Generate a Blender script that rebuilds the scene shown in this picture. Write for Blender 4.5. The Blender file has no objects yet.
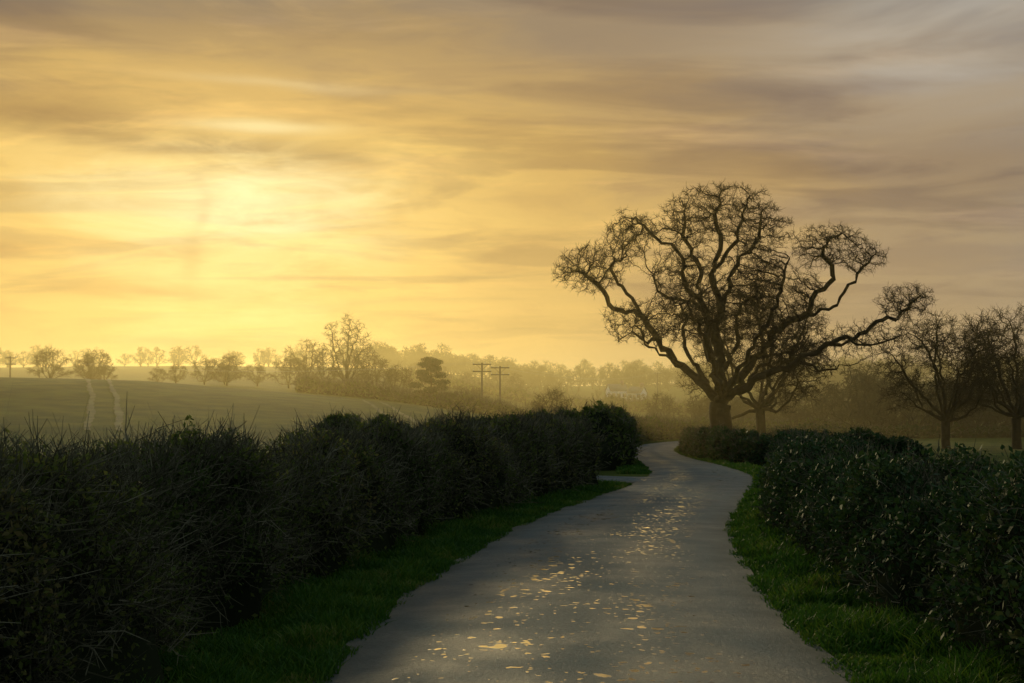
import bpy, math, random
import numpy as np
from mathutils import Vector

rng = np.random.default_rng(7)
random.seed(7)
scene = bpy.context.scene
COL = scene.collection

# ------------------------------------------------------------ helpers
TAB = np.random.default_rng(3).random((32, 32, 32))
def vnoise(P):
    P = np.asarray(P, dtype=float)
    I = np.floor(P).astype(int); F = P - I
    F = F * F * (3 - 2 * F)
    out = 0
    for a in (0, 1):
        for b in (0, 1):
            for c in (0, 1):
                w = (F[:, 0] if a else 1 - F[:, 0]) * (F[:, 1] if b else 1 - F[:, 1]) * (F[:, 2] if c else 1 - F[:, 2])
                out = out + w * TAB[(I[:, 0] + a) % 32, (I[:, 1] + b) % 32, (I[:, 2] + c) % 32]
    return out * 2 - 1

def sstep(a, b, x):
    t = np.clip((np.asarray(x, dtype=float) - a) / (b - a), 0, 1)
    return t * t * (3 - 2 * t)

def ground(x, y):
    x = np.asarray(x, dtype=float); y = np.asarray(y, dtype=float)
    z = -0.011 * np.minimum(y, 100)
    A = np.interp(x, [-400, -200, -60, -45, -23, -14, -5, 5, 12], [9.5, 8.6, 7.6, 7.2, 5.4, 4.4, 3.2, 1.0, 0.0])
    z = z + A * sstep(36, 150, y)
    z = z + 16 * sstep(165, 520, y) * (0.9 + 0.1 * np.sin(x * 0.013 + 1)) + 1.2 * sstep(150, 300, y) * np.sin(x * 0.02 + y * 0.01)
    z = z + 10 * sstep(120, 300, x) * sstep(60, 300, y)
    return z

def mesh_np(name, V, F, mat=None, rnd=None, smooth=False, parent=None, link=True):
    V = np.asarray(V, dtype=np.float32).reshape(-1, 3); F = np.asarray(F, dtype=np.int32)
    me = bpy.data.meshes.new(name)
    k = F.shape[1]; M = F.shape[0]
    me.vertices.add(len(V)); me.vertices.foreach_set('co', V.ravel())
    me.loops.add(M * k); me.loops.foreach_set('vertex_index', F.ravel())
    me.polygons.add(M)
    me.polygons.foreach_set('loop_start', np.arange(0, M * k, k, dtype=np.int32))
    if smooth:
        me.polygons.foreach_set('use_smooth', np.ones(M, dtype=bool))
    me.update(calc_edges=True)
    if rnd is not None:
        at = me.attributes.new('rnd', 'FLOAT', 'FACE'); at.data.foreach_set('value', np.asarray(rnd, dtype=np.float32))
    if mat: me.materials.append(mat)
    if not link: return me
    ob = bpy.data.objects.new(name, me); COL.objects.link(ob)
    if parent: ob.parent = parent
    return ob

def empty(name, loc=(0, 0, 0)):
    o = bpy.data.objects.new(name, None); COL.objects.link(o); o.location = loc
    return o

def unit(v):
    return v / np.maximum(np.linalg.norm(v, axis=-1, keepdims=True), 1e-9)

def catmull(pts, ds):
    p = np.asarray(pts, dtype=float)
    p = np.vstack([2 * p[0] - p[1], p, 2 * p[-1] - p[-2]])
    out = []
    for i in range(1, len(p) - 2):
        n = max(2, int(np.linalg.norm(p[i + 1] - p[i]) / ds))
        t = np.linspace(0, 1, n, endpoint=False)[:, None]
        a, b, c, d = p[i - 1], p[i], p[i + 1], p[i + 2]
        out.append(.5 * ((2 * b) + (-a + c) * t + (2 * a - 5 * b + 4 * c - d) * t * t + (-a + 3 * b - 3 * c + d) * t ** 3))
    out.append(p[-2][None])
    return np.vstack(out)

# ------------------------------------------------------------ materials
def newmat(name):
    m = bpy.data.materials.new(name); m.use_nodes = True
    nt = m.node_tree
    return m, nt, nt.nodes['Principled BSDF']

def rgb(*c): return (c[0], c[1], c[2], 1)

def mat_rnd(name, stops, rough=0.6, spec=0.3, transl=None, nscale=1.5):
    m, nt, b = newmat(name)
    at = nt.nodes.new('ShaderNodeAttribute'); at.attribute_name = 'rnd'
    tc = nt.nodes.new('ShaderNodeTexCoord')
    no = nt.nodes.new('ShaderNodeTexNoise'); no.inputs['Scale'].default_value = nscale; no.inputs['Detail'].default_value = 2
    nt.links.new(tc.outputs['Object'], no.inputs['Vector'])
    ma = nt.nodes.new('ShaderNodeMath'); ma.operation = 'MULTIPLY_ADD'
    ma.inputs[1].default_value = 0.6
    nt.links.new(at.outputs['Fac'], ma.inputs[0])
    m2 = nt.nodes.new('ShaderNodeMath'); m2.operation = 'MULTIPLY_ADD'; m2.inputs[1].default_value = 1.4; m2.inputs[2].default_value = -0.5
    nt.links.new(no.outputs['Fac'], m2.inputs[0]); nt.links.new(m2.outputs[0], ma.inputs[2])
    cr = nt.nodes.new('ShaderNodeValToRGB')
    els = cr.color_ramp.elements
    els[0].position = stops[0][0]; els[0].color = rgb(*stops[0][1])
    els[1].position = stops[-1][0]; els[1].color = rgb(*stops[-1][1])
    for p, c in stops[1:-1]:
        e = els.new(p); e.color = rgb(*c)
    nt.links.new(ma.outputs[0], cr.inputs[0])
    nt.links.new(cr.outputs[0], b.inputs['Base Color'])
    b.inputs['Roughness'].default_value = rough
    b.inputs['Specular IOR Level'].default_value = spec
    if transl:
        tr = nt.nodes.new('ShaderNodeBsdfTranslucent'); mx = nt.nodes.new('ShaderNodeMixShader')
        mx.inputs[0].default_value = transl
        nt.links.new(cr.outputs[0], tr.inputs[0])
        nt.links.new(b.outputs[0], mx.inputs[1]); nt.links.new(tr.outputs[0], mx.inputs[2])
        nt.links.new(mx.outputs[0], nt.nodes['Material Output'].inputs['Surface'])
    return m

M_bark = mat_rnd('bark', [(0, (.016, .011, .006)), (.5, (.030, .021, .011)), (1, (.05, .036, .02))], .95, .05, nscale=3)
M_twigfar = mat_rnd('distant_twigs', [(0, (.028, .022, .011)), (1, (.065, .05, .028))], .9, .1)
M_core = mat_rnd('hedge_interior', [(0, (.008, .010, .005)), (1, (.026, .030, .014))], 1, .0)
M_leafL = mat_rnd('hawthorn_leaf', [(0, (.035, .055, .012)), (.5, (.08, .105, .022)), (.8, (.12, .13, .03)), (1, (.16, .125, .045))], .75, .08, .45, .4)
M_leafR = mat_rnd('hedge_leaf', [(0, (.010, .026, .008)), (.55, (.026, .054, .012)), (.85, (.045, .068, .016)), (1, (.08, .07, .026))], .65, .12, .25, .5)
M_twig = mat_rnd('hedge_twig', [(0, (.035, .032, .018)), (.6, (.085, .075, .04)), (1, (.18, .16, .10))], .85, .1)
M_grass = mat_rnd('grass_blade', [(0, (.018, .055, .007)), (.5, (.040, .105, .009)), (.85, (.095, .15, .013)), (1, (.15, .15, .038))], .6, .15, .45, nscale=.9)
M_pine = mat_rnd('pine_needle', [(0, (.010, .018, .008)), (1, (.03, .04, .015))], .8, .1)

def mat_ground():
    m, nt, b = newmat('field_grass')
    N = nt.nodes; L = nt.links
    tc = N.new('ShaderNodeTexCoord')
    def noise(s, d=5):
        n = N.new('ShaderNodeTexNoise'); n.inputs['Scale'].default_value = s; n.inputs['Detail'].default_value = d
        L.new(tc.outputs['Object'], n.inputs['Vector']); return n
    n1, n2, n3 = noise(.03, 4), noise(.35, 6), noise(9, 3)
    r1 = N.new('ShaderNodeValToRGB'); r1.color_ramp.elements[0].position = .35; r1.color_ramp.elements[1].position = .68
    r1.color_ramp.elements[0].color = rgb(.032, .050, .008); r1.color_ramp.elements[1].color = rgb(.070, .084, .014)
    L.new(n1.outputs['Fac'], r1.inputs[0])
    mx = N.new('ShaderNodeMix'); mx.data_type = 'RGBA'; mx.blend_type = 'MULTIPLY'; mx.inputs[0].default_value = .9
    r2 = N.new('ShaderNodeValToRGB'); r2.color_ramp.elements[0].position = .3; r2.color_ramp.elements[1].position = .7
    r2.color_ramp.elements[0].color = rgb(.4, .44, .42); r2.color_ramp.elements[1].color = rgb(1.35, 1.25, 1)
    L.new(n2.outputs['Fac'], r2.inputs[0]); L.new(r1.outputs[0], mx.inputs[6]); L.new(r2.outputs[0], mx.inputs[7])
    L.new(mx.outputs[2], b.inputs['Base Color'])
    b.inputs['Roughness'].default_value = 1; b.inputs['Specular IOR Level'].default_value = .05
    bp = N.new('ShaderNodeBump'); bp.inputs['Strength'].default_value = .8; bp.inputs['Distance'].default_value = .08
    L.new(n3.outputs['Fac'], bp.inputs['Height']); L.new(bp.outputs[0], b.inputs['Normal'])
    return m
M_ground = mat_ground()

def mat_road():
    m, nt, b = newmat('wet_asphalt')
    N = nt.nodes; L = nt.links
    uv = N.new('ShaderNodeUVMap'); uv.uv_map = 'UVMap'
    tc = N.new('ShaderNodeTexCoord')
    sp = N.new('ShaderNodeSeparateXYZ'); L.new(uv.outputs[0], sp.inputs[0])
    def mth(op, a, b_=None, c=None, clamp=False):
        n = N.new('ShaderNodeMath'); n.operation = op; n.use_clamp = clamp
        for i, v in enumerate((a, b_, c)):
            if v is None: continue
            if isinstance(v, (int, float)): n.inputs[i].default_value = v
            else: L.new(v, n.inputs[i])
        return n.outputs[0]
    def noise(s, d=4, rough=.5, vec=None, out='Fac'):
        n = N.new('ShaderNodeTexNoise'); n.inputs['Scale'].default_value = s; n.inputs['Detail'].default_value = d
        n.inputs['Roughness'].default_value = rough
        L.new(vec or tc.outputs['Object'], n.inputs['Vector']); return n.outputs[out]
    def mr(v, a, b_, c=0., d=1.):
        n = N.new('ShaderNodeMapRange'); L.new(v, n.inputs[0])
        for i, q in enumerate((a, b_, c, d)):
            if isinstance(q, (int, float)): n.inputs[i + 1].default_value = q
            else: L.new(q, n.inputs[i + 1])
        return n.outputs[0]
    agg = noise(30, 5, .8); patch = noise(.8, 5, .6)
    au = mth('ABSOLUTE', sp.outputs[0])
    tr = mth('SUBTRACT', au, .75); tr = mth('MULTIPLY', tr, tr); tr = mth('MULTIPLY', tr, -4); tr = mth('EXPONENT', tr)
    cen = mth('MULTIPLY', sp.outputs[0], sp.outputs[0]); cen = mth('MULTIPLY', cen, -9); cen = mth('EXPONENT', cen)
    # water lying in small hollows of the worn surface: irregular cells
    wv = N.new('ShaderNodeVectorMath'); wv.operation = 'SCALE'; L.new(noise(6, 3, .6, out='Color'), wv.inputs[0]); wv.inputs['Scale'].default_value = .20
    wa = N.new('ShaderNodeVectorMath'); wa.operation = 'ADD'; L.new(tc.outputs['Object'], wa.inputs[0]); L.new(wv.outputs[0], wa.inputs[1])
    clus = mth('MULTIPLY', mth('SUBTRACT', noise(.9, 3), .5), 1.1)
    def cells(scale, rmax, thr):
        fl = N.new('ShaderNodeMapping'); L.new(wa.outputs[0], fl.inputs[0]); fl.inputs['Scale'].default_value = (1, 1, 0)
        vo = N.new('ShaderNodeTexVoronoi'); vo.inputs['Scale'].default_value = scale; L.new(fl.outputs[0], vo.inputs['Vector'])
        sc = N.new('ShaderNodeSeparateColor'); L.new(vo.outputs['Color'], sc.inputs[0])
        lvl = mth('ADD', sc.outputs[0], clus)
        lvl = mth('ADD', lvl, mth('MULTIPLY', tr, .18))
        lvl = mth('SUBTRACT', lvl, mr(au, 1.35, 1.9, 0, .8))
        rad = mr(lvl, thr, 1.25, 0., rmax)
        dd = mth('SUBTRACT', rad, vo.outputs['Distance'])
        return mr(dd, 0., .05)
    pud = mth('MAXIMUM', cells(3.8, .36, .78), mth('MAXIMUM', cells(7.5, .46, .58), cells(13., .46, .55)))
    cr = N.new('ShaderNodeValToRGB'); cr.color_ramp.elements[0].position = .38; cr.color_ramp.elements[1].position = .64
    cr.color_ramp.elements[0].color = rgb(.008, .015, .015); cr.color_ramp.elements[1].color = rgb(.066, .100, .096)
    mixv = mth('ADD', mth('MULTIPLY', agg, .65), mth('MULTIPLY', patch, .35)); L.new(mixv, cr.inputs[0])
    dirt = N.new('ShaderNodeMix'); dirt.data_type = 'RGBA'; dirt.inputs[7].default_value = rgb(.03, .032, .015)
    L.new(mr(mth('ADD', au, mth('MULTIPLY', patch, .8)), 2.0, 2.5, 0, .85), dirt.inputs[0]); L.new(cr.outputs[0], dirt.inputs[6])
    wet = N.new('ShaderNodeMix'); wet.data_type = 'RGBA'; wet.inputs[7].default_value = rgb(.05, .06, .06)
    L.new(pud, wet.inputs[0]); L.new(dirt.outputs[2], wet.inputs[6])
    L.new(wet.outputs[2], b.inputs['Base Color'])
    rd = mth('ADD', mr(patch, .35, .65, .42, .70), mth('MULTIPLY', tr, -.05))
    rd = mth('ADD', rd, mth('MULTIPLY', cen, .06))
    rmix = mth('MULTIPLY_ADD', mth('SUBTRACT', .10, rd), pud, rd)
    L.new(rmix, b.inputs['Roughness'])
    L.new(mth('MULTIPLY_ADD', pud, .7, .3), b.inputs['Specular IOR Level'])
    L.new(pud, b.inputs['Coat Weight']); b.inputs['Coat Roughness'].default_value = .06; b.inputs['Coat IOR'].default_value = 1.7
    bp = N.new('ShaderNodeBump'); bp.inputs['Distance'].default_value = .018
    L.new(mth('MULTIPLY', mth('SUBTRACT', 1., pud), 1.), bp.inputs['Strength'])
    L.new(mth('ADD', agg, mth('MULTIPLY', noise(14, 3), .6)), bp.inputs['Height']); L.new(bp.outputs[0], b.inputs['Normal'])
    return m
M_road = mat_road()

def mat_plain(name, c, rough=.8, ns=2.0, amt=.35):
    m, nt, b = newmat(name)
    tc = nt.nodes.new('ShaderNodeTexCoord'); n = nt.nodes.new('ShaderNodeTexNoise'); n.inputs['Scale'].default_value = ns; n.inputs['Detail'].default_value = 5
    nt.links.new(tc.outputs['Object'], n.inputs['Vector'])
    cr = nt.nodes.new('ShaderNodeValToRGB')
    cr.color_ramp.elements[0].position = .3; cr.color_ramp.elements[1].position = .7
    cr.color_ramp.elements[0].color = rgb(*[v * (1 - amt) for v in c]); cr.color_ramp.elements[1].color = rgb(*[v * (1 + amt) for v in c])
    nt.links.new(n.outputs['Fac'], cr.inputs[0]); nt.links.new(cr.outputs[0], b.inputs['Base Color'])
    b.inputs['Roughness'].default_value = rough
    return m
M_mud = mat_plain('bare_soil', (.088, .088, .032), .95, .5, .4)
M_mud.node_tree.nodes['Principled BSDF'].inputs['Specular IOR Level'].default_value = .05
M_white = mat_plain('white_render', (.7, .69, .66), .8, .5, .05)
M_slate = mat_plain('slate', (.08, .075, .07), .9, 3)
M_dark = mat_plain('window_glass', (.03, .03, .035), .2, 1)
M_brick = mat_plain('brick', (.25, .13, .09), .9, 5)
M_pole = mat_plain('creosoted_timber', (.05, .04, .03), .9, 4)
M_metal = mat_plain('galvanised_metal', (.2, .2, .2), .5, 4)

# ------------------------------------------------------------ ground sheet
def axis(segs):
    out = []
    for a, b, s in segs: out.append(np.arange(a, b, s))
    out.append([segs[-1][1]])
    return np.concatenate(out)
gx = axis([(-1600, -300, 60), (-300, -80, 8), (-80, 60, 1.5), (60, 300, 8), (300, 1600, 60)])
gy = axis([(-150, -20, 10), (-20, 180, 1.5), (180, 600, 8), (600, 3000, 80)])
X, Y = np.meshgrid(gx, gy)
Z = ground(X, Y)
V = np.stack([X, Y, Z], -1).reshape(-1, 3)
V[:, 2] += 0.05 * vnoise(V * .15) * (np.abs(V[:, 0] - 5) > 14)
nx = len(gx); ny = len(gy)
ii, jj = np.meshgrid(np.arange(nx - 1), np.arange(ny - 1))
a = (jj * nx + ii).ravel()
mesh_np('ground', V, np.stack([a, a + 1, a + nx + 1, a + nx], 1), M_ground, smooth=True)

# ------------------------------------------------------------ road
road_pts = [(.5, -25), (.5, -8), (.5, 2), (.56, 9.2), (.69, 12.2), (1.0, 15.4), (1.74, 20.9), (2.52, 25.4), (4.1, 32.5), (6.1, 41), (7.8, 50),
            (8.8, 63), (9.5, 78), (12.3, 106), (17.4, 130), (27, 150), (44, 166), (80, 182)]
def ribbon(name, pts, half, mat, dz, ds=.5, nc=12, camber=.05, jag=.03, uvs=True):
    P = catmull(pts, ds); T = unit(np.gradient(P, axis=0)); Nn = np.stack([T[:, 1], -T[:, 0]], 1)
    s = np.concatenate([[0], np.cumsum(np.linalg.norm(np.diff(P, axis=0), axis=1))])
    u = np.linspace(-1, 1, nc + 1)
    n = len(P)
    hw = half * np.ones((n, 2))
    hw[:, 0] += jag * vnoise(np.stack([s * 1.3, s * 0, s * 0], 1)) + jag * vnoise(np.stack([s * .3, s * 0 + 4, s * 0], 1))
    hw[:, 1] += jag * vnoise(np.stack([s * 1.3, s * 0 + 9, s * 0], 1)) + jag * vnoise(np.stack([s * .3, s * 0 + 14, s * 0], 1))
    off = np.where(u[None] < 0, u[None] * hw[:, :1], u[None] * hw[:, 1:])
    XY = P[:, None, :] + Nn[:, None, :] * off[..., None]
    z = ground(XY[..., 0], XY[..., 1]) + dz + camber * (1 - u[None] ** 2)
    V = np.concatenate([XY, z[..., None]], -1).reshape(-1, 3)
    k = nc + 1
    ii, jj = np.meshgrid(np.arange(nc), np.arange(n - 1)); a = (jj * k + ii).ravel()
    F = np.stack([a, a + 1, a + k + 1, a + k], 1)
    ob = mesh_np(name, V, F, mat, smooth=True)
    if uvs:
        uvl = ob.data.uv_layers.new(name='UVMap')
        UV = np.stack([off, np.broadcast_to(s[:, None], off.shape)], -1).reshape(-1, 2)
        uvl.data.foreach_set('uv', UV[F.ravel()].astype(np.float32).ravel())
    return ob
ribbon('country_road', road_pts, 2.10, M_road, .02)
ribbon('gateway_track', [(-9, 50), (-3, 48.5), (2.2, 46.6), (6.2, 45.0)], 2.3, M_road, .010, camber=.03, jag=.3)
for i, (p0, p1) in enumerate([((-25.5, 78), (-51, 152)), ((-27.6, 78), (-53.4, 152)), ((-7.0, 95), (-16.5, 150)), ((-9.0, 95), (-18.6, 150))]):
    pts = [(p0[0] + (p1[0] - p0[0]) * t + .3 * math.sin(t * 5 + i // 2), p0[1] + (p1[1] - p0[1]) * t) for t in np.linspace(0, 1, 6)]
    ribbon('tractor_track', pts, .24, M_mud, .07, ds=.8, nc=2, camber=.0, jag=.1, uvs=False)

# ------------------------------------------------------------ hedges
def hedge(name, pts, w, h, leafmat, nleaf, ntwig, seed, leaf=.035, bump=.22, twl=(.15, .5), ds=.3, hvar=.25, upb=.4, hfun=None, nshoot=0):
    r = np.random.default_rng(seed)
    par = empty(name)
    P = catmull(pts, ds); T = unit(np.gradient(P, axis=0)); Nn = np.stack([T[:, 1], -T[:, 0]], 1); n = len(P)
    seg = np.linalg.norm(np.diff(P, axis=0), axis=1); s = np.concatenate([[0], np.cumsum(seg)])
    def surf(si, ang, shrink=0.):
        Px = np.stack([np.interp(si, s, P[:, 0]), np.interp(si, s, P[:, 1])], 1)
        Nx = unit(np.stack([np.interp(si, s, Nn[:, 0]), np.interp(si, s, Nn[:, 1])], 1))
        endf = np.sqrt(np.clip(np.minimum(si, s[-1] - si) / .9, 0.02, 1))
        hb = h if hfun is None else np.interp(Px[:, 1], hfun[0], hfun[1])
        hh = hb * (1 + hvar * vnoise(np.stack([si * .22, si * 0 + seed, si * 0], 1)) * .6 + hvar * .35 * vnoise(np.stack([si * .9, si * 0 + seed + 5, si * 0], 1)))
        c = np.cos(ang); sn = np.sin(ang)
        ox = -np.sign(c) * np.abs(c) ** .6 * w * endf; oz = np.abs(sn) ** .7 * hh * (.6 + .4 * endf)
        g = ground(Px[:, 0], Px[:, 1])
        pos = np.stack([Px[:, 0] + Nx[:, 0] * ox, Px[:, 1] + Nx[:, 1] * ox, g + oz - .05], 1)
        nrm = unit(np.stack([-Nx[:, 0] * c, -Nx[:, 1] * c, sn], 1))
        d = bump * vnoise(pos * .8) + bump * .7 * vnoise(pos * 2.3) + bump * .4 * vnoise(pos * 5) - shrink
        return pos + nrm * d[:, None], nrm
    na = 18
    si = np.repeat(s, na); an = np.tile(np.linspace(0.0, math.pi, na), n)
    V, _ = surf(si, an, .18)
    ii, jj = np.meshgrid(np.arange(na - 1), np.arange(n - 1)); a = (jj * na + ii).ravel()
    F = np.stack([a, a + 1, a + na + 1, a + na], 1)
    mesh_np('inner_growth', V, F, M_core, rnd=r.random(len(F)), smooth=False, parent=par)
    dist = np.hypot((P[:-1, 0] + P[1:, 0]) / 2, np.maximum((P[:-1, 1] + P[1:, 1]) / 2, 0)) + 4
    wt = seg / dist ** 1.1; wt = wt * np.where(P[:-1, 1] < 2, .25, 1); cw = np.concatenate([[0], np.cumsum(wt)]); cw /= cw[-1]
    def samp(m): return np.interp(r.random(m), cw, s)
    si = samp(nleaf); an = np.arccos(np.clip(r.uniform(-1, 1, nleaf), -1, 1))
    an = np.where(r.random(nleaf) < .6, an, r.uniform(.02, math.pi - .02, nleaf))
    pos, nrm = surf(si, an, .0)
    pos = pos + nrm * (r.uniform(-.2, .05, nleaf) + .2 * np.maximum(0, vnoise(pos * 4)))[:, None]
    D = np.hypot(pos[:, 0], pos[:, 1])
    sz = leaf * r.uniform(.5, 1.4, nleaf) * (1 + D / 28)
    d1 = unit(r.normal(size=(nleaf, 3)) + nrm * .3); d2 = unit(np.cross(d1, r.normal(size=(nleaf, 3))))
    A = d1 * sz[:, None]; B = d2 * (sz * .55)[:, None]
    V = np.stack([pos - A, pos + B, pos + A, pos - B], 1).reshape(-1, 3)
    mesh_np('leaves', V, np.arange(nleaf * 4).reshape(-1, 4), leafmat, rnd=r.random(nleaf), parent=par)
    nt_ = ntwig + nshoot
    si = samp(nt_); an = r.uniform(.1, math.pi - .1, nt_)
    an[ntwig:] = r.uniform(.9, math.pi - .9, nshoot)
    pos, nrm = surf(si, an, .12)
    D = np.hypot(pos[:, 0], pos[:, 1])
    up = np.array([0, 0, 1.])
    spread = np.where(np.arange(nt_) < ntwig, .7, .45)[:, None]
    dr = unit(nrm * .5 + up * upb + r.normal(size=(nt_, 3)) * spread)
    ln = r.uniform(twl[0], twl[1], nt_) * (1 + D / 80)
    ln[ntwig:] = r.uniform(.2, .58, nshoot)
    wd = .003 * (1 + D / 10)
    sd = unit(np.cross(dr, r.normal(size=(nt_, 3))))
    mid = pos + dr * (ln * .5)[:, None] + sd * (ln * .12)[:, None]
    tip = pos + dr * ln[:, None] - sd * (ln * .05)[:, None] + r.normal(size=(nt_, 3)) * (ln * .1)[:, None]
    tip2 = mid + (dr * .5 + r.normal(size=(nt_, 3)) * .45) * (ln * .5)[:, None]
    w1 = wd[:, None]
    V = np.stack([pos + sd * w1, pos - sd * w1, mid - sd * w1 * .7, mid + sd * w1 * .7,
                  mid + sd * w1 * .7, mid - sd * w1 * .7, tip - sd * w1 * .3, tip + sd * w1 * .3,
                  mid + sd * w1 * .7, mid - sd * w1 * .7, tip2 - sd * w1 * .3, tip2 + sd * w1 * .3], 1).reshape(-1, 3)
    mesh_np('twigs', V, np.arange(nt_ * 12).reshape(-1, 4), M_twig, rnd=np.repeat(r.random(nt_), 3), parent=par)
    return par

hedge('hawthorn_hedge', [(-3.6, -12), (-3.6, 0), (-3.55, 9), (-3.45, 12), (-3.15, 15.4), (-2.45, 20.9), (-1.6, 25.4), (.05, 32.5), (1.6, 38.5), (1.6, 41.0), (-1, 43)],
      .85, 1.95, M_leafL, 150000, 55000, 11, leaf=.018, twl=(.08, .38), hvar=.26, bump=.29, hfun=([0, 7, 11, 15, 22, 30, 40], [1.46, 1.53, 1.72, 1.84, 1.80, 1.92, 2.05]), nshoot=3600)
hedge('hawthorn_hedge', [(-9, 54), (-2, 53.5), (2.4, 53.5), (4.4, 56), (5.0, 63), (5.9, 78), (8.6, 106), (13.4, 131), (22, 152), (38, 171), (70, 188)],
      1.1, 2.25, M_leafL, 42000, 14000, 12, leaf=.035, ds=.6, hvar=.35, bump=.35, twl=(.1, .4), nshoot=600)
hedge('beech_hedge', [(4.5, -10), (4.5, 0), (4.5, 9), (4.65, 12.2), (4.95, 15.4), (5.6, 20.9), (6.4, 25.4), (8.0, 32.5), (10.2, 41), (12.1, 50), (13.2, 57)],
      .95, 1.7, M_leafR, 140000, 20000, 13, leaf=.024, twl=(.06, .3), hvar=.18, bump=.24, hfun=([0, 9, 20, 35, 50], [1.48, 1.50, 1.53, 1.53, 1.6]), nshoot=700)
hedge('beech_hedge', [(20, 58), (14.6, 60), (12.7, 66), (12.6, 76), (13.6, 88), (16.2, 106), (21.0, 126), (31, 142), (48, 156), (84, 172)],
      .95, 1.5, M_leafR, 36000, 9000, 14, leaf=.035, twl=(.08, .3), ds=.6, hvar=.3, bump=.3)

# ------------------------------------------------------------ verge grass
def verge(name, pts, lo, hi, n, seed, hgt=(.06, .18)):
    r = np.random.default_rng(seed)
    P = catmull(pts, .3); T = unit(np.gradient(P, axis=0)); Nn = np.stack([T[:, 1], -T[:, 0]], 1)
    seg = np.linalg.norm(np.diff(P, axis=0), axis=1); s = np.concatenate([[0], np.cumsum(seg)])
    dist = np.maximum(P[:-1, 1], 2) + 3
    wt = seg / dist ** 1.15; wt = wt * np.where(P[:-1, 1] < 5, .3, 1); cw = np.concatenate([[0], np.cumsum(wt)]); cw /= cw[-1]
    si = np.interp(r.random(n), cw, s)
    o = lo + (hi - lo) * r.random(n)
    o += .05 * vnoise(np.stack([si * 1.5, si * 0 + seed, o * 0], 1)) + r.normal(size=n) * .03
    x = np.interp(si, s, P[:, 0]) + np.interp(si, s, Nn[:, 0]) * o; y = np.interp(si, s, P[:, 1]) + np.interp(si, s, Nn[:, 1]) * o
    cl = vnoise(np.stack([x * 2.2, y * 2.2, x * 0 + 3], 1)) * .75 + .8
    D = np.hypot(x, y)
    away = np.minimum(1, .45 + np.abs(o - (lo if abs(lo) < abs(hi) else hi)) * .9)
    h = r.uniform(hgt[0], hgt[1], n) * cl * away * 1.15
    wd = r.uniform(.003, .006, n) * (1 + D / 12)
    ang = r.uniform(0, 2 * math.pi, n); sd = np.stack([np.cos(ang), np.sin(ang), ang * 0], 1)
    ln = r.normal(size=(n, 3)) * .45; ln[:, 2] = 0
    b = np.stack([x, y, ground(x, y)], 1)
    m = b + np.stack([ln[:, 0] * h * .35, ln[:, 1] * h * .35, h * .6], 1)
    t = b + np.stack([ln[:, 0] * h * 1.1, ln[:, 1] * h * 1.1, h], 1)
    w1 = wd[:, None]
    V = np.stack([b - sd * w1, b + sd * w1, m + sd * w1 * .8, m - sd * w1 * .8, m - sd * w1 * .8, m + sd * w1 * .8, t + sd * w1 * .15, t - sd * w1 * .15], 1).reshape(-1, 3)
    return mesh_np(name, V, np.arange(n * 8).reshape(-1, 4), M_grass, rnd=np.repeat(r.random(n), 2))
rp1 = [p for p in road_pts if -9 < p[1] < 42]
rp2 = [p for p in road_pts if 49 < p[1] < 151]
verge('verge_grass', rp1, -3.4, -2.0, 100000, 21)
verge('verge_grass', [p for p in road_pts if p[1] > -9 and p[1] < 151], 2.0, 3.4, 100000, 22)
verge('verge_grass', rp2, -3.4, -1.98, 25000, 23)

# ------------------------------------------------------------ trees
def grow(attr, pos, par, step, di, dk, iters, r, jit=.25):
    pos = [np.array(p) for p in pos]; par = list(par)
    ch = {}
    nd = np.full(len(attr), 1e9); ni = np.zeros(len(attr), int)
    def upd(i0):
        nonlocal nd, ni
        NP = np.array(pos[i0:])
        for c in range(0, len(NP), 400):
            B = NP[c:c + 400]
            d = np.linalg.norm(attr[:, None] - B[None], axis=2)
            k = d.argmin(1); dm = d[np.arange(len(attr)), k]
            better = dm < nd
            nd = np.where(better, dm, nd); ni = np.where(better, i0 + c + k, ni)
    upd(0)
    for it in range(iters):
        if len(attr) == 0: break
        act = nd < di
        if not act.any(): break
        idx = ni[act]; v = unit(attr[act] - np.array(pos)[idx])
        u, inv = np.unique(idx, return_inverse=True)
        S = np.zeros((len(u), 3)); np.add.at(S, inv, v)
        S = unit(unit(S) + r.normal(size=S.shape) * jit)
        i0 = len(pos); added = 0
        for k, node in enumerate(u):
            if ch.get(node, 0) >= 4: continue
            ch[node] = ch.get(node, 0) + 1
            pos.append(pos[node] + S[k] * step); par.append(int(node)); added += 1
        if not added: break
        upd(i0)
        keep = nd > dk
        attr = attr[keep]; nd = nd[keep]; ni = ni[keep]
    return np.array(pos), np.array(par)

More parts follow.
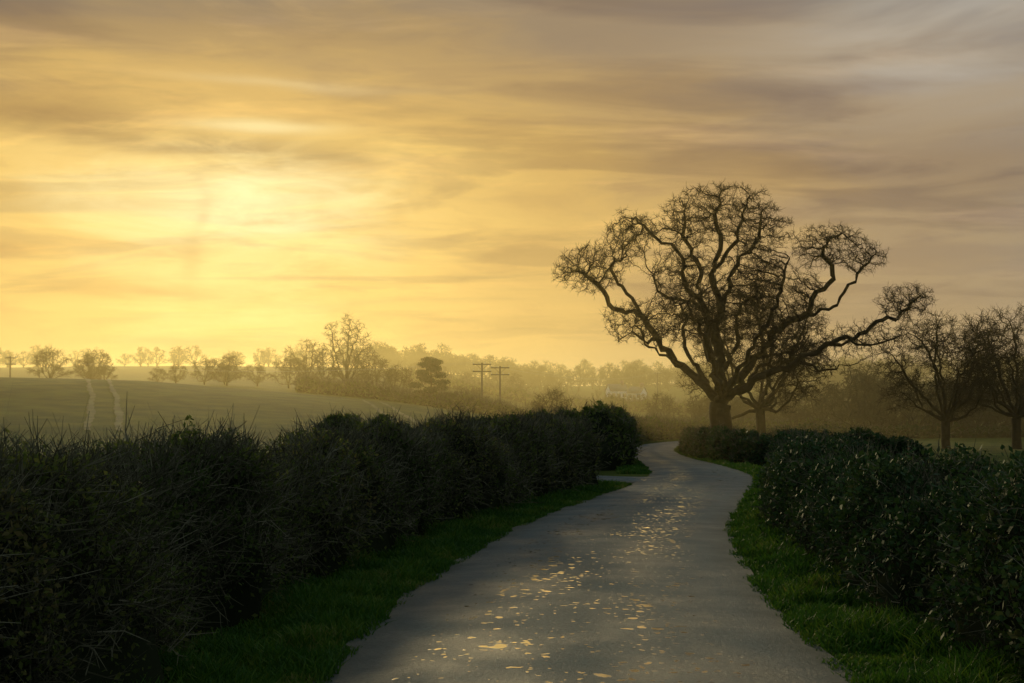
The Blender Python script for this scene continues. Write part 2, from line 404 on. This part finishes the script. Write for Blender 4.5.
def build_tree(pos, par, minr, rtip, rtrunk, twigs, r, twl=(.3, .8), rtw=.012, k=6, ktw=3, twmax=.07):
    n = len(pos)
    cnt = np.zeros(n, int)
    for i in range(n):
        if par[i] >= 0: cnt[par[i]] += 1
    tips = max(2, (cnt == 0).sum())
    e = math.log(tips) / math.log(rtrunk / rtip)
    acc = np.where(cnt == 0, rtip ** e, 0.)
    for i in range(n - 1, 0, -1):
        acc[par[i]] += acc[i]
    rad = acc ** (1 / e)
    if minr is not None: rad[:len(minr)] = np.maximum(rad[:len(minr)] * .9, minr)
    dirs = np.zeros((n, 3)); dirs[0] = (0, 0, 1)
    dirs[1:] = unit(pos[1:] - pos[par[1:]])
    def tubes(A, B, dA, dB, rA, rB, kk):
        m = len(A); ref = np.array([.31, .9, .28]); th = np.linspace(0, 2 * math.pi, kk, endpoint=False)
        def ring(C, d, rr):
            s1 = unit(np.cross(d, ref)); s2 = np.cross(d, s1)
            return C[:, None] + rr[:, None, None] * (s1[:, None] * np.cos(th)[None, :, None] + s2[:, None] * np.sin(th)[None, :, None])
        V = np.concatenate([ring(A, dA, rA), ring(B, dB, rB)], 1).reshape(-1, 3)
        i = np.arange(kk); j = (i + 1) % kk
        F = np.stack([i, j, j + kk, i + kk], 1)[None] + (np.arange(m) * 2 * kk)[:, None, None]
        return V, F.reshape(-1, 4)
    p = par[1:]
    main = rad[1:] > rad[p] * .62
    dA = np.where(main[:, None], dirs[p], dirs[1:])
    rA = np.where(main, rad[p], np.minimum(rad[p], rad[1:] * 1.3))
    rB = rad[1:].copy()
    big = rB > twmax
    parts = []
    for mask, kk in ((big, 9), (~big, 4 if k > 4 else 3)):
        if mask.any():
            parts.append(tubes(pos[p][mask], pos[1:][mask], dA[mask], dirs[1:][mask], rA[mask], rB[mask], kk))
    cand = np.where(rad < twmax)[0]
    src = np.repeat(cand, twigs); m = len(src)
    if m:
        t = r.random(m)[:, None]
        base = pos[src] * t + pos[np.maximum(par[src], 0)] * (1 - t)
        d1 = unit(dirs[src] * .55 + r.normal(size=(m, 3)) * .6 + np.array([0, 0, .12]))
        L = r.uniform(twl[0], twl[1], m)[:, None]
        mid = base + d1 * L * .5; d2 = unit(d1 + r.normal(size=(m, 3)) * .4); tip = mid + d2 * L * .5
        d3 = unit(d1 + r.normal(size=(m, 3)) * .7); tip2 = mid + d3 * L * .4
        rr = np.full(m, rtw)
        parts.append(tubes(base, mid, d1, d1, rr, rr * .8, ktw)); parts.append(tubes(mid, tip, d1, d2, rr * .8, rr * .4, ktw))
        parts.append(tubes(mid, tip2, d1, d3, rr * .7, rr * .4, ktw))
    V = []; F = []; o = 0
    for v, f in parts: V.append(v); F.append(f + o); o += len(v)
    return np.vstack(V), np.vstack(F)

def limb(nodes, par, minr, start, pts, r0, r1, step, r, wig=.12):
    P = catmull(np.vstack([np.array(nodes[start])[None], pts]), step)
    P[1:-1] += r.normal(size=P[1:-1].shape) * wig
    prev = start; ids = []
    for i in range(1, len(P)):
        nodes.append(P[i]); par.append(prev); prev = len(nodes) - 1; ids.append(prev)
        minr.append(r0 + (r1 - r0) * (i / (len(P) - 1)) ** .7)
    return ids

def near_id(nodes, ids, p):
    return min(ids, key=lambda i: np.linalg.norm(np.array(nodes[i]) - np.array(p)))

# ---- the big oak (tree-local metres on a 0.08 m design grid)
def big_oak():
    r = np.random.default_rng(5); u = .0792
    def C(dx, dz, dy=0): return np.array([dx * u, dy * u, dz * u])
    nodes = [C(0, -2)]; par = [-1]; minr = [1.15]
    tr = limb(nodes, par, minr, 0, [C(0, 12, 0), C(0, 30, 0), C(-1, 42, 0), C(0, 50, 0)], 1.0, .82, .5, r, .02)
    top = tr[-1]
    limbs = [
        (top, [C(-14, 68, 5), C(-34, 88, 15), C(-58, 114, 25), C(-76, 142, 35), (C(-102, 150, 30)), C(-118, 172, 25), C(-140, 186, 20)], .42, .05),
        (top, [C(-7, 78, -10), C(-18, 108, -25), C(-20, 138, -30), C(-40, 168, -40), C(-46, 198, -45), C(-74, 212, -45), C(-88, 232, -40)], .38, .04),
        (top, [C(3, 80, 5), C(-4, 116, 10), C(0, 150, 5), C(-8, 180, 0), C(2, 206, 0), C(-4, 238, -5), C(2, 264, -5)], .46, .04),
        (top, [C(14, 62, -12), C(40, 78, -30), C(68, 90, -45), C(100, 110, -50), C(124, 114, -40), C(150, 132, -40), C(172, 138, -30), C(190, 154, -25)], .42, .05),
        (top, [C(16, 72, 12), C(42, 96, 25), C(66, 128, 30), (C(92, 142, 28)), C(104, 164, 25), C(120, 182, 15), C(106, 205, 5), C(124, 222, 0)], .38, .04),
        (top, [C(8, 85, 25), C(26, 116, 45), C(30, 148, 60), C(50, 170, 65), C(52, 192, 70)], .32, .04),
        (top, [C(-8, 70, -30), C(-20, 98, -65), C(-36, 120, -95), C(-50, 140, -120)], .3, .05),
        (top, [C(6, 76, 35), C(4, 106, 75), C(12, 135, 105), C(10, 150, 130)], .3, .05),
        (top, [C(12, 82, -30), C(30, 120, -60), C(45, 160, -80), C(50, 185, -90)], .28, .05),
        (top, [C(-14, 78, 20), C(-30, 114, 40), C(-28, 146, 50), C(-52, 166, 60), C(-58, 190, 60)], .30, .04),
        (top, [C(20, 68, -5), C(44, 88, 10), C(62, 90, 20), C(84, 106, 30), C(96, 128, 30)], .26, .04),
    ]
    allids = []
    for st, pts, a, b in limbs:
        allids.append(limb(nodes, par, minr, st, pts, a, b, .5, r, .14))
    def sub(li, at, pts, a=.2, b=.03):
        st = near_id(nodes, allids[li], at); return limb(nodes, par, minr, st, pts, a, b, .5, r, .14)
    sub(0, C(-58, 114, 25), [C(-70, 114, 20), C(-88, 122, 10), C(-102, 112, 0)])
    sub(0, C(-76, 142, 35), [C(-92, 172, 45), C(-104, 190, 50), C(-92, 212, 50)])
    sub(0, C(-34, 88, 15), [C(-50, 94, 0), C(-72, 106, -10), C(-88, 132, -30)])
    sub(1, C(-20, 138, -30), [C(-38, 152, -20), C(-58, 156, -10), C(-68, 178, -10)])
    sub(2, C(0, 150, 5), [C(14, 176, 10), C(24, 200, 10), C(40, 212, 12), C(46, 240, 15)], .22)
    sub(2, C(-4, 116, 10), [C(-16, 156, 20), C(-16, 188, 20), C(-32, 215, 20), C(-32, 246, 20)], .22)
    sub(2, C(-8, 180, 0), [C(14, 215, -10), C(26, 252, -15)], .2)
    sub(3, C(100, 110, -50), [C(130, 106, -70), C(158, 114, -75)], .16)
    sub(3, C(68, 90, -45), [C(90, 82, -60), C(118, 88, -70)], .16)
    sub(4, C(92, 142, 28), [C(122, 150, 30), C(140, 176, 20), C(158, 200, 15)], .2)
    sub(4, C(42, 96, 25), [C(70, 104, 50), C(95, 108, 70), C(110, 125, 80)], .2)
    lobes = [
        (2, 242, 0, 62, 32, 48, 1500), (-30, 230, 10, 36, 28, 40, 450), (42, 226, 5, 38, 26, 40, 450),
        (-88, 222, 5, 30, 24, 50, 560), (-128, 188, 20, 40, 27, 40, 760), (-104, 205, 10, 28, 18, 35, 260), (-154, 186, 20, 16, 12, 20, 140),
        (-78, 132, 0, 42, 24, 50, 560), (-48, 180, -10, 26, 28, 40, 320), (-28, 160, -60, 40, 40, 50, 480),
        (55, 160, 30, 46, 40, 60, 950), (20, 175, -60, 36, 34, 45, 450), (10, 140, 100, 45, 30, 40, 400), (-50, 130, -100, 40, 30, 40, 400),
        (112, 210, 5, 42, 24, 42, 740), (150, 200, 15, 26, 20, 30, 380), (90, 168, 25, 24, 24, 35, 260),
        (178, 150, -25, 30, 22, 35, 520), (194, 154, -20, 10, 12, 15, 90), (125, 112, -60, 44, 20, 40, 380), (95, 98, 60, 36, 20, 40, 320), (48, 116, 10, 44, 30, 50, 520),
    ]
    A = []
    for cx, cz, cy, rx, rz, ry, nn in lobes:
        d = unit(r.normal(size=(nn, 3))) * (r.random((nn, 1)) ** .45)
        A.append(np.array([cx, cy, cz]) * u + d * np.array([rx, ry, rz]) * u)
    A = np.vstack(A)
    pos, pr = grow(A, nodes, par, .28, 4.2, .36, 90, r, .45)
    return build_tree(pos, pr, np.array(minr), .013, .95, 3, r, (.22, .62), .0115, k=8)
V, F = big_oak()
oak_xy = (16.5, 95)
ob = mesh_np('oak_tree', V, F, M_bark, rnd=rng.random(len(F)), smooth=True)
ob.location = (oak_xy[0], oak_xy[1], float(ground(*oak_xy)) - .1)

def generic_tree(seed, H, W, nattr, step, trunk_frac=.28, twigs=3, rtw=.014, lobesn=9, rtip=.014, rt=None, tall=False, lean=0):
    r = np.random.default_rng(seed)
    nodes = [np.array([0, 0, -.3])]; par = [-1]; rt = rt or H * .035; minr = [rt * 1.15]
    tr = limb(nodes, par, minr, 0, [np.array([r.normal() * .1, r.normal() * .1, H * trunk_frac])], rt, rt * .8, .5, r, .03)
    top = tr[-1]
    A = []
    for i in range(lobesn):
        a = i * 2.4 + r.random(); q = (i + .5) / lobesn
        ht = H * (trunk_frac + .12 + (1 - trunk_frac - .26) * q)
        rad = W * .5 * (.72 * math.sqrt(max(.05, 1 - ((q - .3) / .85) ** 2))) * (.75 + .35 * r.random()) * (1 if i < lobesn - 1 else .2)
        c = np.array([math.cos(a) * rad + lean * q, math.sin(a) * rad, ht])
        mid = nodes[top] * .5 + c * .5 + np.array([0, 0, -.04 * H * (0 if tall else 1)]) + r.normal(size=3) * H * .03
        limb(nodes, par, minr, top, [mid, c], rt * .42, rt * .06, .5, r, .1)
        nn = nattr // lobesn
        d = unit(r.normal(size=(nn, 3))) * (r.random((nn, 1)) ** .5)
        A.append(c + d * np.array([W * .2, W * .2, H * .15]) * r.uniform(.8, 1.25))
    pos, pr = grow(np.vstack(A), np.array(nodes), par, step, 3.5, step * 1.3, 50, r, .3)
    return build_tree(pos, pr, np.array(minr), rtip, rt, twigs, r, (.35, .9), rtw, k=5)

def place(name, data, x, y, s=1, rot=0, mat=None):
    V, F = data
    ob = mesh_np(name, V, F, mat or M_bark, rnd=rng.random(len(F)))
    ob.location = (x, y, float(ground(x, y)) - .05); ob.scale = (s, s, s); ob.rotation_euler[2] = rot
    return ob
place('oak_tree', generic_tree(31, 16.5, 15, 4200, .35, .22, 3, .016, lobesn=13, rt=.5), 24.0, 116)
place('oak_tree', generic_tree(32, 12.9, 12.5, 3400, .35, .2, 3, .015, lobesn=12, rt=.42), 38.6, 107, rot=.6)
place('oak_tree', generic_tree(33, 12.8, 14, 3600, .35, .22, 3, .015, lobesn=12, rt=.46), 45.0, 107.3, rot=2.2)
place('oak_tree', generic_tree(34, 12, 12, 2400, .35, .2, 3, .014), 55.5, 118, rot=1.2)
va = generic_tree(41, 12, 9, 1500, .45, .12, 3, .02, tall=True, lobesn=11)
vb = generic_tree(42, 9, 9, 1300, .45, .15, 3, .02)
vc = generic_tree(43, 6, 7, 900, .38, .12, 4, .02)
for (x, y, d, s, ro) in [(-27.4, 200, va, 1.15, 0), (-35, 204, vb, 1.05, 1), (-31, 198, vb, .9, 2.1), (-22.8, 202, vb, .85, 3), (-38.5, 207, vc, 1.0, .4), (-19, 196, vc, 1.0, 1.4),
                         (-77, 200, vc, 1.05, 0), (-71, 203, vc, 1.0, 2), (-67.5, 199, vc, .6, 4), (-59, 200, vc, .5, 3), (-56, 200, vc, .6, 2), (-52, 203, vc, .8, 1), (-47.5, 200, vc, .95, .5), (-43.5, 205, vc, .7, 5),
                         (-73.5, 208, vc, .8, 5), (-49.8, 208, vc, .7, 2.6), (-25, 206, va, .75, 2),
                         (5.1, 150, generic_tree(44, 5.6, 5, 1000, .3, .2, 3, .018), 1, 0)]:
    place('bare_tree', d, x, y, s, ro)

def pine(x, y, H):
    r = np.random.default_rng(9)
    par = empty('pine_tree', (x, y, float(ground(x, y))))
    nodes = [np.array([0, 0, -.2])]; pp = [-1]; mr = [.25]
    tr = limb(nodes, pp, mr, 0, [np.array([.1, 0, H * .5]), np.array([-.1, 0, H * .95])], .22, .05, .5, r, .03)
    cs = []
    for i in range(15):
        q = i / 14; z = H * (.22 + .72 * q); a = i * 2.4; rad = (1 - q * .75) * H * .38 * r.uniform(.7, 1.1)
        st = near_id(nodes, tr, (0, 0, z - .3)); c = np.array([math.cos(a) * rad, math.sin(a) * rad, z])
        limb(nodes, pp, mr, st, [c], .07, .03, .5, r, .04); cs.append(c)
    V, F = build_tree(np.array(nodes), np.array(pp), np.array(mr), .02, .2, 1, r, k=5)
    mesh_np('trunk_and_branches', V, F, M_bark, rnd=r.random(len(F)), parent=par)
    n = 7000; ci = r.integers(0, len(cs), n); c = np.array(cs)[ci]
    p = c + unit(r.normal(size=(n, 3))) * r.random((n, 1)) ** .5 * np.array([1.25, 1.25, .5])
    d1 = unit(r.normal(size=(n, 3))) * .17; d2 = unit(np.cross(d1, r.normal(size=(n, 3)))) * .06
    V = np.stack([p - d1, p + d2, p + d1, p - d2], 1).reshape(-1, 3)
    mesh_np('needles', V, np.arange(n * 4).reshape(-1, 4), M_pine, rnd=r.random(n), parent=par)
pine(-12.2, 180, 7.4)

vars_ = []
for sd, H, W in ((61, 9, 8), (62, 10, 7), (63, 8, 8), (64, 9, 7)):
    V, F = generic_tree(sd, H, W, 700, .5, .12, 3, .04, rtip=.03, lobesn=8)
    vars_.append(mesh_np('wood_tree', V, F, M_twigfar, rnd=rng.random(len(F)), link=False))
def wood(name, zones, seed):
    r = np.random.default_rng(seed); par = empty(name)
    for (x0, x1, y0, y1, n, s0, s1) in zones:
        for i in range(n):
            x = r.uniform(x0, x1); y = r.uniform(y0, y1); s = r.uniform(s0, s1)
            o = bpy.data.objects.new('tree_part', vars_[r.integers(0, 4)]); COL.objects.link(o); o.parent = par
            o.location = (x, y, float(ground(x, y)) - .3 * s); o.scale = (s * r.uniform(1, 1.3), s * r.uniform(1, 1.3), s); o.rotation_euler[2] = r.uniform(0, 6.28)
wood('distant_woodland', [(-60, 40, 400, 440, 70, .7, 1.1), (40, 240, 400, 440, 100, .8, 1.25), (-60, 260, 460, 500, 80, .9, 1.3), (-40, 16, 300, 345, 20, .4, .7), (60, 200, 290, 330, 60, .7, 1.1), (-200, -60, 400, 460, 35, .6, .9)], 71)
wood('copse', [(46, 92, 158, 198, 50, .8, 1.25), (24, 50, 170, 215, 24, .5, .8), (-14, 14, 195, 240, 14, .3, .5), (90, 150, 158, 230, 30, .8, 1.3), (22, 44, 312, 318, 9, .2, .45)], 72)
hedge('field_hedgerow', [(-34, 190), (-20, 186), (-10, 178), (0, 172), (12, 176), (24, 186)], 1.2, 1.9, M_leafL, 12000, 6000, 15, leaf=.05, ds=1.2, hvar=.5)
hedge('field_hedgerow', [(-30, 290), (0, 285), (40, 282), (90, 270), (140, 262)], 1.4, 2.2, M_leafL, 12000, 6000, 16, leaf=.05, ds=1.6, hvar=.5)

# ------------------------------------------------------------ cottages
def box(name, c, s, mat, parent):
    x, y, z = c; a, b, h = s[0] / 2, s[1] / 2, s[2] / 2
    V = [(x + i * a, y + j * b, z + k * h) for k in (-1, 1) for j in (-1, 1) for i in (-1, 1)]
    F = [(0, 2, 3, 1), (4, 5, 7, 6), (0, 1, 5, 4), (2, 6, 7, 3), (0, 4, 6, 2), (1, 3, 7, 5)]
    return mesh_np(name, V, F, mat, parent=parent)
def cottage(x, y, L, D, H, rot):
    p = empty('white_cottage', (x, y, float(ground(x, y)))); p.rotation_euler[2] = rot
    V = [(-L/2, -D/2, -1), (L/2, -D/2, -1), (L/2, D/2, -1), (-L/2, D/2, -1), (-L/2, -D/2, H), (L/2, -D/2, H), (L/2, D/2, H), (-L/2, D/2, H), (-L/2, 0, H + D * .42), (L/2, 0, H + D * .42)]
    F = [(0, 1, 5, 4), (2, 3, 7, 6)]
    me = bpy.data.meshes.new('walls'); me.from_pydata(V, [], F + [(0, 4, 8, 7, 3), (1, 2, 6, 9, 5)]); me.materials.append(M_white)
    o = bpy.data.objects.new('walls', me); COL.objects.link(o); o.parent = p
    e = .35; zt = H + D * .42 + .12; zb = H - .1
    for sgn in (-1, 1):
        V = [(-L/2 - e, sgn * (D/2 + e), zb), (L/2 + e, sgn * (D/2 + e), zb), (L/2 + e, 0, zt), (-L/2 - e, 0, zt)]
        V += [(a, b, c + .15) for a, b, c in V]
        mesh_np('roof', V, [(0, 1, 2, 3), (4, 7, 6, 5), (0, 4, 5, 1), (1, 5, 6, 2), (2, 6, 7, 3), (3, 7, 4, 0)], M_slate, parent=p)
    box('chimney', (L * .35, 0, zt + .4), (.8, .8, 1.5), M_brick, p)
    for k in (-.33, 0, .33):
        if k == 0: box('door', (0, -D/2 - .02, 1.0), (1.0, .08, 2.0), M_dark, p)
        else: box('window', (k * L, -D/2 - .02, 1.5), (1.1, .08, 1.1), M_dark, p)
cottage(30, 345, 5, 4, 2.8, .3); cottage(35.5, 340, 4, 3.6, 2.5, -.6)

# ------------------------------------------------------------ poles and wires
def cyl(name, p0, p1, r0, r1, mat, parent, k=8):
    p0 = np.array(p0, float); p1 = np.array(p1, float); d = unit(p1 - p0); s1 = unit(np.cross(d, [.3, .9, .2])); s2 = np.cross(d, s1)
    th = np.linspace(0, 2 * math.pi, k, endpoint=False)
    ring = lambda c, r: [c + r * (s1 * math.cos(t) + s2 * math.sin(t)) for t in th]
    V = ring(p0, r0) + ring(p1, r1)
    me = bpy.data.meshes.new(name); me.from_pydata([tuple(v) for v in V], [], [(i, (i + 1) % k, (i + 1) % k + k, i + k) for i in range(k)] + [tuple(range(k, 2 * k))])
    me.materials.append(mat); o = bpy.data.objects.new(name, me); COL.objects.link(o); o.parent = parent; return o
tops = []
def pole(x, y, H, arm=1.7, rot=0, arms=2):
    z = float(ground(x, y)); p = empty('utility_pole', (x, y, z)); p.rotation_euler[2] = rot
    cyl('post', (0, 0, -.5), (0, 0, H), .15, .12, M_pole, p)
    for zz in (H - .25, H - 1.3)[:arms]:
        box('crossarm', (0, .14, zz), (arm * 2, .12, .15), M_pole, p)
        for k in (-.92, -.35, .35, .92):
            cyl('insulator', (k * arm, .14, zz + .06), (k * arm, .14, zz + .3), .05, .05, M_metal, p)
    cyl('brace', (-arm * .6, .14, H - .3), (0, .14, H - 1.1), .03, .03, M_pole, p, 5); cyl('brace', (arm * .6, .14, H - .3), (0, .14, H - 1.1), .03, .03, M_pole, p, 5)
    tops.append((x, y, z + H + .1))
pole(-4.5, 180, 7.6, 1.4); pole(-1.8, 181, 7.7, 1.4); pole(-84.5, 202, 4.6, .9); pole(40, 330, 8.5, .9, arms=1)
w = empty('overhead_wires')
def wire(a, b, sag):
    P = [np.array(a) * (1 - t) + np.array(b) * t - np.array([0, 0, sag * 4 * t * (1 - t)]) for t in np.linspace(0, 1, 13)]
    for i in range(12): cyl('wire', P[i], P[i + 1], .010, .010, M_metal, w, 3)
for k in (-1.4, 1.4):
    wire((tops[0][0] + k, tops[0][1], tops[0][2]), (tops[2][0] + k * .6, tops[2][1], tops[2][2]), 2.0)
    wire((tops[1][0] + k, tops[1][1], tops[1][2]), (tops[3][0] + k * .4, tops[3][1], tops[3][2]), 2.0)

# ------------------------------------------------------------ mist lying over the low fields
bx = bpy.data.meshes.new('morning_mist')
x0, x1, y0, y1, z0, z1 = -700, 700, 60, 900, -8, 22
bx.from_pydata([(x, y, z) for z in (z0, z1) for y in (y0, y1) for x in (x0, x1)], [], [(0, 2, 3, 1), (4, 5, 7, 6), (0, 1, 5, 4), (2, 6, 7, 3), (0, 4, 6, 2), (1, 3, 7, 5)])
mist = bpy.data.objects.new('morning_mist', bx); COL.objects.link(mist)
mm = bpy.data.materials.new('mist'); mm.use_nodes = True; nt = mm.node_tree; nt.nodes.remove(nt.nodes['Principled BSDF'])
vs = nt.nodes.new('ShaderNodeVolumeScatter'); vs.inputs['Density'].default_value = .0013; vs.inputs['Anisotropy'].default_value = .65; vs.inputs['Color'].default_value = rgb(1, .80, .34)
nt.links.new(vs.outputs[0], nt.nodes['Material Output'].inputs['Volume']); bx.materials.append(mm)

# ------------------------------------------------------------ sky
SAZ = math.radians(-13.2); SEL = math.radians(10.0)
world = bpy.data.worlds.new('World'); scene.world = world; world.use_nodes = True
nt = world.node_tree; N = nt.nodes; L = nt.links
bg = N['Background']
def inp(sock, v):
    if isinstance(v, (int, float)): sock.default_value = v
    elif isinstance(v, tuple): sock.default_value = v
    else: L.new(v, sock)
def mth(op, a, b=None, c=None, clamp=False):
    n = N.new('ShaderNodeMath'); n.operation = op; n.use_clamp = clamp
    for i, v in enumerate((a, b, c)):
        if v is not None: inp(n.inputs[i], v)
    return n.outputs[0]
def mr(v, a, b, c=0., d=1., smooth=True):
    n = N.new('ShaderNodeMapRange'); n.interpolation_type = 'SMOOTHSTEP' if smooth else 'LINEAR'
    inp(n.inputs[0], v)
    for i, q in enumerate((a, b, c, d)): n.inputs[i + 1].default_value = q
    return n.outputs[0]
def mix(f, a, b, mode='MIX'):
    n = N.new('ShaderNodeMix'); n.data_type = 'RGBA'; n.blend_type = mode; n.clamp_factor = True
    inp(n.inputs[0], f); inp(n.inputs[6], a); inp(n.inputs[7], b); return n.outputs[2]
def comb(x, y, z):
    n = N.new('ShaderNodeCombineXYZ'); inp(n.inputs[0], x); inp(n.inputs[1], y); inp(n.inputs[2], z); return n.outputs[0]
def noise(vec, s, d=5, rough=.55, dist=0.):
    n = N.new('ShaderNodeTexNoise'); L.new(vec, n.inputs['Vector']); n.inputs['Scale'].default_value = s; n.inputs['Detail'].default_value = d
    n.inputs['Roughness'].default_value = rough; n.inputs['Distortion'].default_value = dist; return n.outputs['Fac']
tc = N.new('ShaderNodeTexCoord'); sp = N.new('ShaderNodeSeparateXYZ'); L.new(tc.outputs['Generated'], sp.inputs[0])
x, y, z = sp.outputs
az = mth('ARCTAN2', x, y); el = mth('ARCSINE', z)
daz = mth('SUBTRACT', az, SAZ); de = mth('SUBTRACT', el, SEL)
up = mth('MULTIPLY', mth('MAXIMUM', de, 0.), 3.2); dn = mth('MULTIPLY', mth('MINIMUM', de, 0.), 1.2)
zc = mth('ADD', mth('MAXIMUM', z, 0.), .10)
cp = comb(mth('DIVIDE', x, zc), mth('DIVIDE', y, zc), 0.)
cps = N.new('ShaderNodeMapping'); L.new(cp, cps.inputs[0]); cps.inputs['Rotation'].default_value = (0, 0, .22); cps.inputs['Scale'].default_value = (.55, 1.15, 1)
n1 = noise(cps.outputs[0], 1.7, 5, .55, .6)
cps2 = N.new('ShaderNodeMapping'); L.new(cp, cps2.inputs[0]); cps2.inputs['Rotation'].default_value = (0, 0, -.12); cps2.inputs['Scale'].default_value = (.6, 1.4, 1); cps2.inputs['Location'].default_value = (7, 3, 0)
n2 = noise(cps2.outputs[0], 2.2, 6, .58, .4)
ae = comb(mth('MULTIPLY', az, 4.), mth('MULTIPLY', el, 26.), 0.)
n3 = noise(ae, 1.0, 6, .55, .5)
ae2 = comb(mth('MULTIPLY', az, 9.), mth('MULTIPLY', el, 34.), 5.)
n4 = noise(ae2, 1.0, 7, .62, .5)
a = mth('SQRT', mth('ADD', mth('MULTIPLY', daz, daz), mth('ADD', mth('MULTIPLY', up, up), mth('MULTIPLY', dn, dn))))
a = mth('ADD', a, mth('MULTIPLY', mth('SUBTRACT', n3, .5), .22))
a = mth('ADD', a, mth('MULTIPLY', mth('SUBTRACT', n4, .5), .11))
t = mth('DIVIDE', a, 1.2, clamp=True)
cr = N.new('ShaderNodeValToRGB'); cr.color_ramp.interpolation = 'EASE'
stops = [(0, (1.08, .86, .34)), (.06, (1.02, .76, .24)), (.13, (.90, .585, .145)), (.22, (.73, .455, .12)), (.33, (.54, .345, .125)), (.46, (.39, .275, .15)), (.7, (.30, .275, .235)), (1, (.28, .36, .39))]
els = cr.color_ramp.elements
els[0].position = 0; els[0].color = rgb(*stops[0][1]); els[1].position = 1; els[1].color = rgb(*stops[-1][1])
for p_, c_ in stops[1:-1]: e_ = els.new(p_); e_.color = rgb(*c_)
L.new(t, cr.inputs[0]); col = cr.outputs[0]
hb = mth('MULTIPLY', mth('EXPONENT', mth('MULTIPLY', mth('MAXIMUM', el, 0.), -12.)), mr(mth('ABSOLUTE', daz), .3, 1.6, .75, .0))
hcol = mix(mr(daz, 0., .6), (.74, .395, .05, 1), (.61, .35, .125, 1))
col = mix(hb, col, hcol)
c1 = mr(n1, .46, .62); c1 = mth('MULTIPLY', c1, mr(el, .03, .16, .3, .8))
col = mix(c1, col, mix(1., col, (.66, .64, .73, 1), 'MULTIPLY'))
c2 = mth('MULTIPLY', mr(n2, .52, .70), mth('MULTIPLY', mr(el, .05, .2, .3, 1), .6))
col = mix(c2, col, mix(1., col, (1.34, 1.32, 1.34, 1), 'MULTIPLY'))
c3 = mth('MULTIPLY', mr(n3, .52, .66), mth('MULTIPLY', mr(el, .40, .15), .5))
col = mix(c3, col, mix(1., col, (.74, .70, .78, 1), 'MULTIPLY'))
c4 = mth('MULTIPLY', mr(n4, .54, .68), mth('MULTIPLY', mr(el, .40, .2), .4))
col = mix(c4, col, mix(1., col, (.80, .75, .80, 1), 'MULTIPLY'))
def blob(azc, elc, wa, we, warp=.02, azw=0.):
    w_ = mth('MULTIPLY', mth('SUBTRACT', n3, .5), warp)
    azz = mth('ADD', az, mth('MULTIPLY', mth('SUBTRACT', n3, .5), azw)) if azw else az
    q1 = mth('DIVIDE', mth('SUBTRACT', azz, azc), wa); q2 = mth('DIVIDE', mth('ADD', mth('SUBTRACT', el, elc), w_), we)
    return mth('EXPONENT', mth('MULTIPLY', mth('ADD', mth('MULTIPLY', q1, q1), mth('MULTIPLY', q2, q2)), -1.))
fine = n4
for azc, elc, wa, we, k, c_ in [(-.24, .216, .12, .009, 1., (.50, .46, .46, 1)), (-.36, .232, .12, .016, .9, (.56, .52, .54, 1)), (-.26, .056, .09, .007, .9, (.66, .62, .68, 1)), (-.33, .10, .10, .006, .6, (.70, .63, .62, 1)), (.02, .075, .09, .006, .6, (.70, .69, .73, 1)),
                                (.33, .20, .25, .03, .6, (.70, .66, .73, 1)), (.30, .26, .12, .01, .7, (.64, .60, .67, 1)), (-.4, .13, .12, .008, .6, (.72, .63, .6, 1)), (-.3, .34, .35, .06, .8, (.66, .68, .76, 1))]:
    m_ = mth('MULTIPLY', mth('MULTIPLY', blob(azc, elc, wa, we), mr(fine, .3, .5, .5, 1)), k)
    col = mix(m_, col, mix(1., col, c_, 'MULTIPLY'))
m_ = mth('MULTIPLY', blob(-.21, .235, .055, .005), .8); col = mix(m_, col, (1.0, .80, .36, 1))
m_ = mth('MULTIPLY', blob(-.19, .268, .09, .004), .45); col = mix(m_, col, (.80, .60, .28, 1))
m_ = mth('MULTIPLY', mth('MULTIPLY', blob(.36, .29, .14, .05, .06), mr(n1, .35, .6, 1, .3)), .7); col = mix(m_, col, (.60, .54, .45, 1))
m_ = mth('MULTIPLY', mth('MULTIPLY', blob(-.235, .175, .11, .034, .05), mr(n4, .35, .62, 1, .35)), .9); col = mix(m_, col, (1.18, 1.0, .50, 1))
# old, drifting contrail
for azc, elc, wa, we, k in [(-.262, .125, .009, .020, .55), (-.256, .165, .006, .028, .35)]:
    m_ = mth('MULTIPLY', blob(azc, elc, wa, we, .0, .05), k); col = mix(m_, col, mix(1., col, (.72, .64, .6, 1), 'MULTIPLY'))
sky = N.new('ShaderNodeTexSky'); sky.sky_type = 'NISHITA'; sky.sun_disc = False; sky.sun_elevation = SEL; sky.sun_rotation = SAZ
skm = N.new('ShaderNodeVectorMath'); skm.operation = 'SCALE'; L.new(sky.outputs[0], skm.inputs[0]); skm.inputs['Scale'].default_value = .004
fin = mix(1., col, skm.outputs[0], 'ADD')
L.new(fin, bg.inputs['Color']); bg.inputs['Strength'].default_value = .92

sun = bpy.data.lights.new('sun', 'SUN'); sun.energy = 2.0; sun.angle = math.radians(10); sun.color = (1, .80, .42)
so = bpy.data.objects.new('sun', sun); COL.objects.link(so)
d = Vector((math.sin(SAZ) * math.cos(SEL), math.cos(SAZ) * math.cos(SEL), math.sin(SEL)))
so.rotation_euler = d.to_track_quat('Z', 'Y').to_euler()

# ------------------------------------------------------------ camera
cam = bpy.data.cameras.new('camera'); cam.lens = 42.19; cam.sensor_width = 36; cam.clip_end = 6000; cam.clip_start = .05
co = bpy.data.objects.new('camera', cam); COL.objects.link(co); co.location = (0, 0, 1.95)
co.rotation_euler = (math.radians(90 + 3.505), 0, 0); scene.camera = co
scene.view_settings.view_transform = 'Standard'; scene.view_settings.look = 'None'; scene.view_settings.exposure = 0
